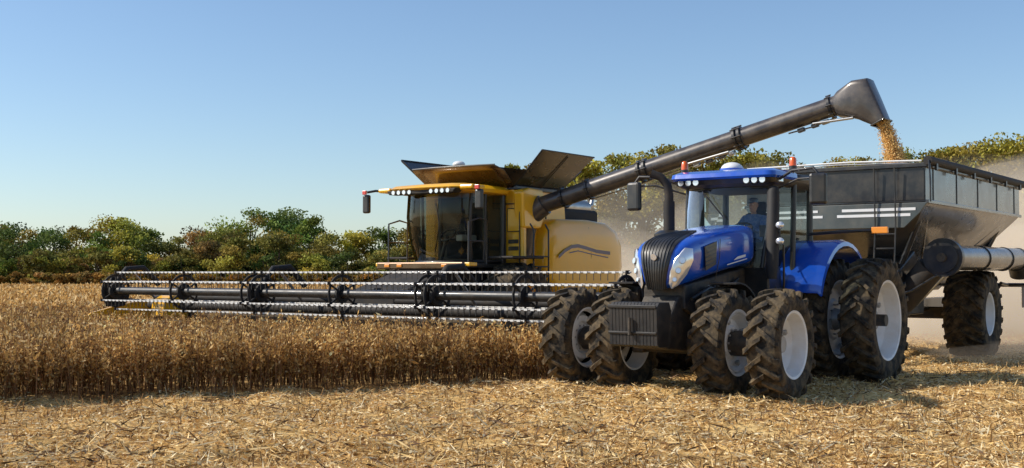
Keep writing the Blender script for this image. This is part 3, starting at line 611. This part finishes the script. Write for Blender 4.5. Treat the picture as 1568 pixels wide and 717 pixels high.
# ------------------------------------------------------------------ COMBINE
C=empty('combine_harvester',(-3.97,25.6,0),-HEAD)
HWd=7.6
RY,RZ,RR=-.25,1.40,.46
tube('reel_tube',[(-7.35,RY,RZ),(7.6,RY,RZ)],.095,M['black'],C,18)
na=6; ph0=math.radians(30)
V=[];F=[];V2=[];F2=[]
def addbox(V,F,c,hx,hy,hz):
    b=len(V)
    for dz in (-1,1):
        for dx,dy in ((-1,-1),(1,-1),(1,1),(-1,1)): V.append((c[0]+dx*hx,c[1]+dy*hy,c[2]+dz*hz))
    F.extend([(b,b+3,b+2,b+1),(b+4,b+5,b+6,b+7),(b,b+1,b+5,b+4),(b+1,b+2,b+6,b+5),(b+2,b+3,b+7,b+6),(b+3,b,b+4,b+7)])
for k in range(na):
    a=ph0+2*math.pi*k/na; y=RY+RR*math.cos(a); z=RZ+RR*math.sin(a)
    tube('reel_bat_%d'%k,[(-7.3,y,z),(7.7,y,z)],.017,M['rimg'],C,8)
    x=-7.2
    while x<7.6:
        addbox(V,F,(x,y-.002,z),.038,.020,.019); addbox(V2,F2,(x,y+.03,z-.08),.005,.005,.07); x+=.15
mk('reel_tine_clamps',V,F,M['tine'],C); mk('reel_tines',V2,F2,M['dkgrey'],C)
xs=[-7.25,-4.6,-2.12,-1.88,.62,3.0,3.24,5.4,7.6]
for i,x in enumerate(xs):
    revolve('reel_ring_%d'%i,[(-.012,RR-.10),(.012,RR-.10),(.012,RR-.04),(-.012,RR-.04)],x,RY,RZ,M['matte'],C,36,closed=True)
    revolve('reel_hub_%d'%i,[(-.03,.10),(.03,.10),(.03,.20),(-.03,.20)],x,RY,RZ,M['matte'],C,24,closed=True)
    for k in range(na):
        a=ph0+2*math.pi*k/na
        tube('reel_spoke_%d_%d'%(i,k),[(x,RY+.12*math.cos(a),RZ+.12*math.sin(a)),(x,RY+RR*math.cos(a),RZ+RR*math.sin(a))],.022,M['matte'],C,6)
        box('bat_bracket_%d_%d'%(i,k),(x+.03,RY+RR*math.cos(a),RZ+RR*math.sin(a)),(.03,.13,.07),M['matte'],C,.008)
for i,x in enumerate((-7.45,-2.0,3.12,7.75)):
    tube('reel_arm_%d'%i,[(x,1.2,1.55),(x,.7,1.98),(x,.2,1.95),(x,RY,RZ+.05)],[.08,.075,.07,.06],M['matte'],C,10)
    tube('reel_cyl_%d'%i,[(x+.1,1.1,1.1),(x+.1,.35,1.85)],.035,M['steel'],C,8)
    revolve('arm_disc_%d'%i,[(-.03,.02),(-.03,.26),(.03,.26),(.03,.02)],x,RY,RZ,M['matte'],C,24)
    box('arm_head_%d'%i,(x,RY,RZ),(.16,.3,.26),M['matte'],C,.04)
prism('header_backsheet',[(1.15,.35),(1.22,.35),(1.28,1.15),(1.21,1.15)],-HWd,HWd,M['belt'],C,.005)
tube('header_top_beam',[(-HWd,1.3,1.22),(HWd,1.3,1.22)],.09,M['matte'],C,12)
tube('header_upper_auger',[(-HWd+.2,.9,1.02),(HWd-.2,.9,1.02)],.10,M['matte'],C,14)
for s in (-1,1): prism('draper_belt_%d'%s,[(-.45,.22),(1.15,.48),(1.15,.52),(-.45,.26)],s*.9,s*HWd,M['belt'],C,0)
prism('centre_belt',[(-.45,.18),(1.15,.40),(1.15,.44),(-.45,.22)],-.88,.88,M['belt'],C,0)
prism('cutter_bar',[(-.62,.10),(-.45,.14),(-.45,.20),(-.6,.13)],-HWd,HWd,M['cast'],C,.004)
for s in (-1,1):
    prism('end_shield_%d'%s,[(-1.7,.15),(-1.5,.35),(-.7,.85),(.2,1.05),(1.3,1.2),(1.35,.3),(-.5,.12)],s*HWd,s*(HWd+.10),M['yellow'] if s<0 else M['black'],C,.02)
    prism('end_cover_%d'%s,[(-.35,1.0),(-.45,1.3),(-.2,1.75),(.05,1.75),(.3,1.3),(.2,1.0)],s*(HWd-.12),s*(HWd-.06),M['matte'],C,.02)
    prism('divider_%d'%s,[(-2.0,.1),(-1.0,.55),(-.3,.5),(-.3,.12)],s*(HWd+.02),s*(HWd+.18),M['black'],C,.03)
prism('yellow_guard',[(.3,.75),(.35,1.15),(.6,1.28),(1.1,1.25),(1.1,.7)],-6.6,-6.1,M['yellow'],C,.03)
prism('feeder_house',[(1.2,.45),(1.2,1.35),(3.9,2.15),(4.3,1.2),(3.2,.9)],-.80,.80,M['matte'],C,.03)
for i in range(7): box('feeder_part_%d'%i,(-1.5+i*.5,1.45,1.3+.08*(i%2)),(.2,.25,.25),M['matte'],C,.02)
for x in (-.95,.95): tube('feeder_cyl',[(x,1.6,.8),(x,4.0,1.4)],.06,M['steel'],C,10)
for i in range(10):
    x=-7+i*1.55; tube('header_hose_%d'%i,[(x,1.42,1.20),(x+.4,1.46,1.40),(x+.9,1.42,1.22),(x+1.5,1.43,1.26)],.025,M['matte'],C,6)
for s in (-1,1):
    wheel(C,'combine_front_%d'%s,s*1.65,4.7,2.1,.85,.52,M['yellow'],s,off=.05,nl=20)
    wheel(C,'combine_rear_%d'%s,s*1.45,8.9,1.5,.55,.38,M['yellow'],s,off=.05,nl=18)
tube('combine_axle',[(-1.6,4.7,1.05),(1.6,4.7,1.05)],.22,M['cast'],C,14); tube('combine_rear_axle',[(-1.4,8.9,.75),(1.4,8.9,.75)],.12,M['cast'],C,12)
box('cab_platform',(0,4.1,2.02),(2.5,1.7,.10),M['dkgrey'],C,.02)
box('platform_bumper',(-.1,3.15,2.02),(2.7,.14,.17),M['visor'],C,.03)
for x in (-1.1,-.7,.7,1.1): box('platform_light',(x,3.07,2.02),(.16,.03,.07),M['amber'],C,.01)
for x in (-1.35,1.2): box('platform_edge',(x,3.3,2.05),(.4,.3,.09),M['yellow'],C,.02)
box('under_platform',(0,4.6,1.7),(2.1,1.3,.55),M['matte'],C,.05)
def cabring(z,k,dy): 
    return [(-1.0*k,4.25,z),(-.96*k,3.75+dy,z),(-.80*k,3.48+dy,z),(-.42*k,3.30+dy,z),(0,3.25+dy,z),(.42*k,3.30+dy,z),(.80*k,3.48+dy,z),(.96*k,3.75+dy,z),(1.0*k,4.25,z)]
cr=[(2.1,.93,.28),(2.6,.98,.10),(3.2,1,.0),(3.76,1,.05)]
loft('combine_windshield',[cabring(*q) for q in cr],M['glassd'],C,cap=(False,False),closed=False,ang=60)
pr_=[]
for q in cr:
    a_=cabring(*q); p1_,p2_=Vector(a_[1]),Vector(a_[2]); m_=p1_.lerp(p2_,.95); pr_.append([Vector(a_[0])+Vector((-.02,-.02,0)),p1_+Vector((-.02,-.02,0)),m_+Vector((-.015,-.02,0))])
loft('cab_corner_panel',pr_,M['yellow'],C,cap=(False,False),closed=False,ang=60)
for s in (-1,1):
    if s>0: tube('cab_a_pillar_%d'%s,[(s*.86,3.92,2.1),(s*.94,3.76,2.7),(s*.965,3.74,3.3),(s*.965,3.78,3.76)],.035,M['black'],C,8)
    tube('cab_b_pillar_%d'%s,[(s*.98,5.0,2.05),(s*1.0,5.0,3.76)],.07,M['black'],C,8)
    tube('cab_m_pillar_%d'%s,[(s*.95,4.28,2.05),(s*1.0,4.28,3.76)],.04,M['black'],C,8)
    mk('cab_side_glass_%d'%s,[(s*.93,4.25,2.1),(s*.97,5.0,2.1),(s*1.0,5.0,3.76),(s*1.0,4.25,3.76)],[(0,1,2,3)],M['glassd'],C)
    tube('cab_sill_%d'%s,[(s*.97,5.0,2.12),(s*.93,4.2,2.12),(s*.86,3.95,2.12)],.05,M['black'],C,8)
tube('cab_sill_front',[Vector(p) for p in cabring(2.1,.93,.28)],.05,M['black'],C,8)
tube('combine_wiper',[(.1,3.47,2.35),(.35,3.32,3.0),(.3,3.26,3.5)],.014,M['black'],C,6)
box('cab_back',(0,5.02,2.9),(1.9,.08,1.75),M['interior'],C,.01)
box('cab_seat',(0,4.55,2.45),(.5,.5,.5),M['seat'],C,.06); box('cab_seat_back',(0,4.8,2.95),(.5,.14,.75),M['seat'],C,.05)
box('cab_console',(.4,4.3,2.7),(.2,.6,.16),M['rimg'],C,.03); tube('cab_steering',[(0,3.8,2.15),(0,4.05,2.75)],.05,M['interior'],C); box('cab_screen',(.5,4.0,2.95),(.25,.03,.2),M['interior'],C,.01)
tube('cab_steering_wheel',[Vector((0,4.08,2.78))+Vector((.2*math.cos(a),.14*math.sin(a),.14*math.sin(a))) for a in np.linspace(0,2*math.pi,17)],.02,M['interior'],C,6,cap=False)
def oct(hw,y0_,y1_,z,f=.25): return [(-hw,y0_+f,z),(-hw+f,y0_+.08,z),(0,y0_,z),(hw-f,y0_+.08,z),(hw,y0_+f,z),(hw,y1_,z),(-hw,y1_,z)]
loft('cab_roof',[oct(1.02,3.35,5.05,3.76),oct(1.12,3.05,5.05,3.80),oct(1.16,2.94,5.05,3.88),oct(1.08,3.02,5.05,3.95),oct(.95,3.3,5.0,3.99)],M['yellow'],C)
prism('visor_band',[(-1.0,3.74),(-1.08,3.84),(1.08,3.84),(1.0,3.74)],3.02,3.32,M['matte'],C,.02,axis='y')
for s in (-1,1): box('roof_wing_%d'%s,(s*1.28,3.40,3.87),(.40,.5,.11),M['yellow'],C,.04)
for i,x in enumerate((-.85,-.68,-.51,-.34,.34,.51,.68,.85)):
    tube('work_light_%d'%i,[(x,3.1,3.79),(x,3.005,3.79)],.052,M['silver'],C,12)
for s in (-1,1):
    tube('combine_mirror_arm_%d'%s,[(s*1.2,3.6,3.84),(s*1.6,3.2,3.88),(s*1.75,3.05,3.84)],.03,M['black'],C,8)
    box('combine_mirror_%d'%s,(s*1.76,3.05,3.55),(.20,.12,.46),M['black'],C,.04); box('marker_%d'%s,(s*1.76,2.97,3.83),(.12,.05,.10),M['red'],C,.01)
    x=s*1.25
    tube('handrail_%d'%s,[(x,3.3,2.05),(x,3.3,3.05),(x,3.7,3.15),(x,4.0,3.1),(x,4.0,2.05)],.022,M['black'],C,8)
    tube('handrail_mid_%d'%s,[(x,3.3,2.6),(x,4.0,2.6)],.018,M['black'],C,8)
# body
prism('body_core',[(5.06,1.2),(5.06,3.95),(7.3,3.95),(7.4,3.2),(9.3,3.1),(9.3,1.3),(7,1.1)],-1.28,1.28,M['yellow'],C,.03)
box('front_wall_l',(1.28,5.15,2.95),(.55,.18,1.9),M['yellow'],C,.04); box('front_wall_r',(-1.28,5.15,2.95),(.55,.18,1.9),M['yellow'],C,.04)
prism('corner_panel',[(5.05,2.95),(5.0,3.85),(5.3,3.95),(5.9,3.92),(6.0,3.3),(5.8,2.95)],1.30,1.60,M['yellow'],C,.05)
for z in (2.45,2.62): box('wall_latch',(1.28,5.05,z),(.30,.03,.10),M['black'],C,.01)
box('wall_door',(1.28,5.052,3.15),(.34,.03,.55),M['yellow'],C,.02); box('door_gap',(1.28,5.058,3.15),(.38,.02,.59),M['black'],C,.01)
tube('wall_frame',[(1.05,5.03,2.1),(1.05,5.03,3.55),(1.48,5.03,3.55),(1.48,5.03,2.1)],.02,M['black'],C,6)
for s in (-1,1):
    prof=[(5.95,1.70),(6.0,2.7),(6.12,3.05),(6.5,3.22),(8.0,3.26),(8.9,3.20),(9.45,3.0),(9.74,2.6),(9.78,2.0),(9.6,1.55),(9.0,1.30),(7.5,1.22),(6.4,1.35)]
    c0=Vector((0,7.8,2.25))
    def sc(k,xx): return [(xx,c0.y+(a-c0.y)*k,c0.z+(b_-c0.z)*k) for a,b_ in prof]
    loft('side_shield_%d'%s,[sc(1.0,s*1.25),sc(1.0,s*1.48),sc(.985,s*1.56),sc(.95,s*1.62),sc(.85,s*1.66),sc(.55,s*1.70),sc(.2,s*1.715)],M['yellow'],C,ang=50)
    def rib(pts): return [(s*xx,yy,zz) for xx,yy,zz in pts]
    def stripe(nm,cl,hw_,mat):
        for a_,b__ in zip(cl[:-1],cl[1:]):
            mk(nm,rib([(1.722,a_[0],a_[1]-hw_),(1.722,b__[0],b__[1]-hw_),(1.722,b__[0],b__[1]+hw_),(1.722,a_[0],a_[1]+hw_)]),[(0,1,2,3)],mat,C)
    stripe('side_decal_%d'%s,[(6.4,2.25),(6.7,2.42),(7.0,2.52),(7.3,2.55),(7.7,2.50),(8.2,2.42),(8.9,2.38)],.045,M['decal'])
    stripe('side_decal_b_%d'%s,[(6.9,2.36),(7.3,2.42),(7.9,2.35),(8.8,2.26)],.014,M['decal'])
    tube('seam_%d'%s,[(s*1.63,7.9,1.4),(s*1.712,7.95,2.3),(s*1.66,7.9,3.05)],.012,M['black'],C,6)
    box('fender_front_%d'%s,(s*1.62,4.7,2.22),(.75,1.3,.06),M['matte'],C,.02)
prism('lower_body',[(5.2,.9),(5.2,1.6),(9.3,1.5),(9.2,1.0),(8,.8)],-1.1,1.1,M['cast'],C,.04)
for y in (5.1,5.75): tube('ladder_rail',[(1.85,y,1.2),(1.85,y,2.9),(1.75,y,3.05)],.022,M['black'],C,8)
for i in range(5): box('ladder_rung_%d'%i,(1.8,5.42,1.25+i*.25),(.2,.6,.035),M['cast'],C,.005)
tube('deck_rail',[(1.6,6.0,3.2),(1.6,6.0,3.75),(1.6,6.6,3.8)],.02,M['black'],C,8)
box('engine_hood',(0,8.2,3.3),(2.4,1.9,.5),M['matte'],C,.08); tube('muffler',[(.9,7.5,3.62),(.9,8.9,3.62)],.22,M['steel'],C,20); tube('tailpipe',[(.9,8.8,3.62),(1.0,9.1,3.7),(1.0,9.2,4.0)],.07,M['steel'],C,12)
box('rear_hood',(0,9.35,2.7),(2.3,.7,.9),M['yellow'],C,.15); box('air_screen',(-.9,7.9,3.7),(.7,1.0,.4),M['black'],C,.05)
prism('chopper',[(9.2,.9),(9.2,1.9),(9.9,1.7),(10.3,1.1),(9.9,.8)],-1.1,1.1,M['matte'],C,.03)
zt=3.97
box('tank_rim',(0,6.1,3.95),(2.75,2.15,.1),M['black'],C,.02)
def flap(name,pts): panel(name,pts,.03,M['bronze'],C)
for s in (-1,1):
    flap('tank_flap_%d'%s,[(s*1.30,5.05,zt),(s*2.25,4.90,4.80),(s*2.25,7.25,4.80),(s*1.30,7.1,zt)])
    tube('flap_edge_%d'%s,[(s*2.25,4.9,4.81),(s*2.25,7.25,4.81)],.022,M['black'],C,6)
    tube('flap_edge_f_%d'%s,[(s*1.30,5.05,zt),(s*2.25,4.9,4.81)],.022,M['black'],C,6)
    tube('flap_stiff',[(s*1.33,6.1,zt-.02),(s*2.21,6.1,4.74)],.014,M['black'],C,6)
    mk('tank_gusset_%d'%s,[(s*1.3,5.05,zt),(s*1.25,4.35,4.42),(s*1.75,4.95,4.36)],[(0,1,2)],M['bronze'],C)
rs=[]
for y,z,hw in ((5.05,3.97,1.3),(4.80,4.16,1.36),(4.50,4.36,1.40),(4.25,4.46,1.30)):
    rs.append([Vector((hw*f,y-.14*(1-f*f),z)) for f in (-1,-.7,-.35,0,.35,.7,1)])
o=loft('tank_front_flap',rs,M['visor'],C,cap=(False,False),closed=False,ang=60); sm=o.modifiers.new('s','SOLIDIFY'); sm.thickness=.03
flap('tank_rear_flap',[(-1.3,7.1,zt),(1.3,7.1,zt),(1.6,7.7,4.5),(-1.6,7.7,4.5)])
tube('flap_front_edge',rs[-1],.025,M['black'],C,6)
ell('gps_dome',(-.2,4.75,4.58),(.16,.16,.09),M['white'],C); tube('gps_post',[(-.2,4.75,4.25),(-.2,4.75,4.52)],.03,M['black'],C)
tube('tank_strut',[(-1.2,6,3.95),(0,6,4.6),(1.2,6,3.95)],.03,M['black'],C,6)
# unloading auger
A0=Vector((1.35,5.7,3.45)); A1=Vector((9.0,6.4,5.50)); d=(A1-A0).normalized()
tube('auger_elbow',[(1.1,5.6,2.3),(1.2,5.6,2.9),(1.35,5.65,3.3),A0+d*.4],[.30,.30,.30,.27],M['auger'],C,20)
tube('unload_auger',[A0,A1],.215,M['auger'],C,28)
for f,rr_ in ((.12,.26),(.21,.25),(.39,.265),(.41,.265),(.70,.27),(.715,.27),(.98,.26)):
    p=A0.lerp(A1,f); tube('auger_flange',[p,p+d*.06],rr_,M['black'],C,24)
    for k in range(8):
        a=k*math.pi/4; u=d.cross(Vector((0,0,1))).normalized(); w_=d.cross(u); q=p+(u*math.cos(a)+w_*math.sin(a))*rr_
        tube('flange_bolt',[q-d*.03,q+d*.09],.016,M['cast'],C,6)
dn=Vector((0,0,-1))
for f0,f1 in ((.22,.55),(.55,.70),(.86,1.0)):
    a=A0.lerp(A1,f0)+dn*.27; b_=A0.lerp(A1,f1)+dn*.27; tube('auger_line',[a,(a+b_)/2+dn*.03,b_],.018,M['steel'],C,6)
for f in (.58,.62,.66,.69,.90,.94,.97): box('auger_fitting',tuple(A0.lerp(A1,f)+dn*.30+Vector((0,-.05,0))),(.16,.1,.09),M['steel'] if int(f*100)%2 else M['black'],C,.015,rot=(0,-15,0))
tube('auger_cyl',[A0.lerp(A1,.55)+Vector((0,-.20,-.24)),A0.lerp(A1,.69)+Vector((0,-.20,-.28))],.035,M['steel'],C,10)
def rr4(c,ux,uy,a,b,n=20,p=2.0):
    out=[]
    for k in range(n):
        t=2*math.pi*k/n; ct,st=math.cos(t),math.sin(t)
        out.append(Vector(c)+ux*a*math.copysign(abs(ct)**(2/p),ct)+uy*b*math.copysign(abs(st)**(2/p),st))
    return out
yv=Vector((0,1,0))
def seg(top,bot,a,p):
    tp=Vector((top[0],6.41,top[1])); bt=Vector((bot[0],6.41,bot[1])); return rr4((tp+bt)/2,yv,(tp-bt).normalized(),a,(tp-bt).length/2,p=p)
loft('auger_spout',[seg((8.94,5.70),(9.0,5.27),.22,2),seg((9.05,5.80),(9.08,5.22),.25,3),seg((9.40,5.98),(9.30,5.20),.29,6),seg((9.74,6.0),(9.50,5.14),.29,7),seg((9.90,5.62),(9.66,5.06),.27,7),seg((10.10,5.12),(9.84,4.98),.24,7)],M['auger'],C,cap=(True,False),ang=38)
tube('spout_lip',[(10.11,6.16,5.10),(10.11,6.66,5.10),(9.83,6.66,4.97),(9.83,6.16,4.97),(10.11,6.16,5.10)],.02,M['black'],C,8)
tube('spout_cyl',[(8.55,6.16,5.10),(9.45,6.15,5.16)],.03,M['steel'],C,8)
# grain stream
n=16000; t=rng.uniform(0,1,n)**.85; sx=9.98+.42*t; sz=5.10-1.5*t**1.25; sprd=.045+.06*t
c=np.stack([sx+rng.normal(0,1,n)*sprd*1.1,6.42+rng.normal(0,1,n)*sprd*1.3,sz+rng.normal(0,.03,n)],1)
R3=np.array([[math.cos(-HEAD),-math.sin(-HEAD)],[math.sin(-HEAD),math.cos(-HEAD)]])
cw=c.copy(); cw[:,:2]=c[:,:2]@R3.T+CO
g1=leafq(cw,rdir(n),np.full(n,.016),np.full(n,.014)); colr=np.array([.88,.60,.24])*rng.uniform(.7,1.15,(n,1))
quads('grain_stream',g1,colr,M['grain'])
# ------------------------------------------------------------------ dust: overlapping thin puffs, each a homogeneous volume
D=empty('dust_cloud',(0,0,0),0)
def puff(i,loc,scale,dens):
    me=bpy.data.meshes.new('puff'); bm=bmesh.new(); bmesh.ops.create_icosphere(bm,subdivisions=4,radius=1)
    ph=[random.uniform(0,6.28) for _ in range(6)]
    for v in bm.verts:
        x,y,z=v.co; k=1+.15*math.sin(3*x+ph[0])*math.sin(2.6*y+ph[1])+.12*math.sin(5*z+ph[2]+2*x)+.07*math.sin(7*x+ph[3])*math.sin(6*z+ph[4])+.04*math.sin(11*x+ph[5]+9*y); v.co*=k
    for f in bm.faces: f.smooth=True
    bm.to_mesh(me); bm.free()
    m=bpy.data.materials.new('dust_volume'); m.use_nodes=True; nt=m.node_tree; nt.nodes.remove(nt.nodes['Principled BSDF']); out=nt.nodes['Material Output']
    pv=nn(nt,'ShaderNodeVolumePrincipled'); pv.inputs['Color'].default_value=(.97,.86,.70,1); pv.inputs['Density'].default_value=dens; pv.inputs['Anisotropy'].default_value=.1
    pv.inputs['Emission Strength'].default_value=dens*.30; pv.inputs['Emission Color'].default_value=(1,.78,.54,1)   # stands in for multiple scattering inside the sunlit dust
    nt.links.new(pv.outputs[0],out.inputs['Volume'])
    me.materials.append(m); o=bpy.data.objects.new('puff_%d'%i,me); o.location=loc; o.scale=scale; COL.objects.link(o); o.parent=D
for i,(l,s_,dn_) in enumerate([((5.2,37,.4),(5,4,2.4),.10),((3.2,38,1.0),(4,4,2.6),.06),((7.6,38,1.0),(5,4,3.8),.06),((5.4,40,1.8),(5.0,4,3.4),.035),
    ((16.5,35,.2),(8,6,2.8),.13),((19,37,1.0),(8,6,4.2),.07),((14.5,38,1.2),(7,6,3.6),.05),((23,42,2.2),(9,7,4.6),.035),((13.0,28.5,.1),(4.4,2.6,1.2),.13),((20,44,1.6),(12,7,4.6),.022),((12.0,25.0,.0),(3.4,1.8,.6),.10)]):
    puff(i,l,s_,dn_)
# ------------------------------------------------------------------ light, sky, camera
EL=math.radians(38); az=(-.985,.03)
Sd=Vector((az[0]*math.cos(EL),az[1]*math.cos(EL),math.sin(EL))).normalized()
sl=bpy.data.lights.new('sun','SUN'); sl.energy=5.0; sl.angle=math.radians(.5); sl.color=(1,.93,.82)
so=bpy.data.objects.new('sun',sl); so.rotation_mode='QUATERNION'; so.rotation_quaternion=(-Sd).to_track_quat('-Z','Y'); so.location=(-20,20,30); COL.objects.link(so)
wd=bpy.data.worlds.new('World'); S.world=wd; wd.use_nodes=True; nt=wd.node_tree
sk=nn(nt,'ShaderNodeTexSky'); sk.sky_type='NISHITA'; sk.sun_disc=False; sk.sun_elevation=EL; sk.sun_rotation=math.atan2(Sd.x,Sd.y); sk.air_density=1.0; sk.dust_density=.5; sk.ozone_density=4.0
bg=nt.nodes['Background']; bg.inputs[1].default_value=.145; nt.links.new(sk.outputs[0],bg.inputs[0])
cam=bpy.data.cameras.new('camera'); cam.lens=36*1800/1568; cam.sensor_width=36; cam.clip_end=6000; cam.clip_start=.1
co=bpy.data.objects.new('camera',cam); co.location=(0,0,1.85); co.rotation_euler=(math.radians(90+1.89),0,0); COL.objects.link(co); S.camera=co
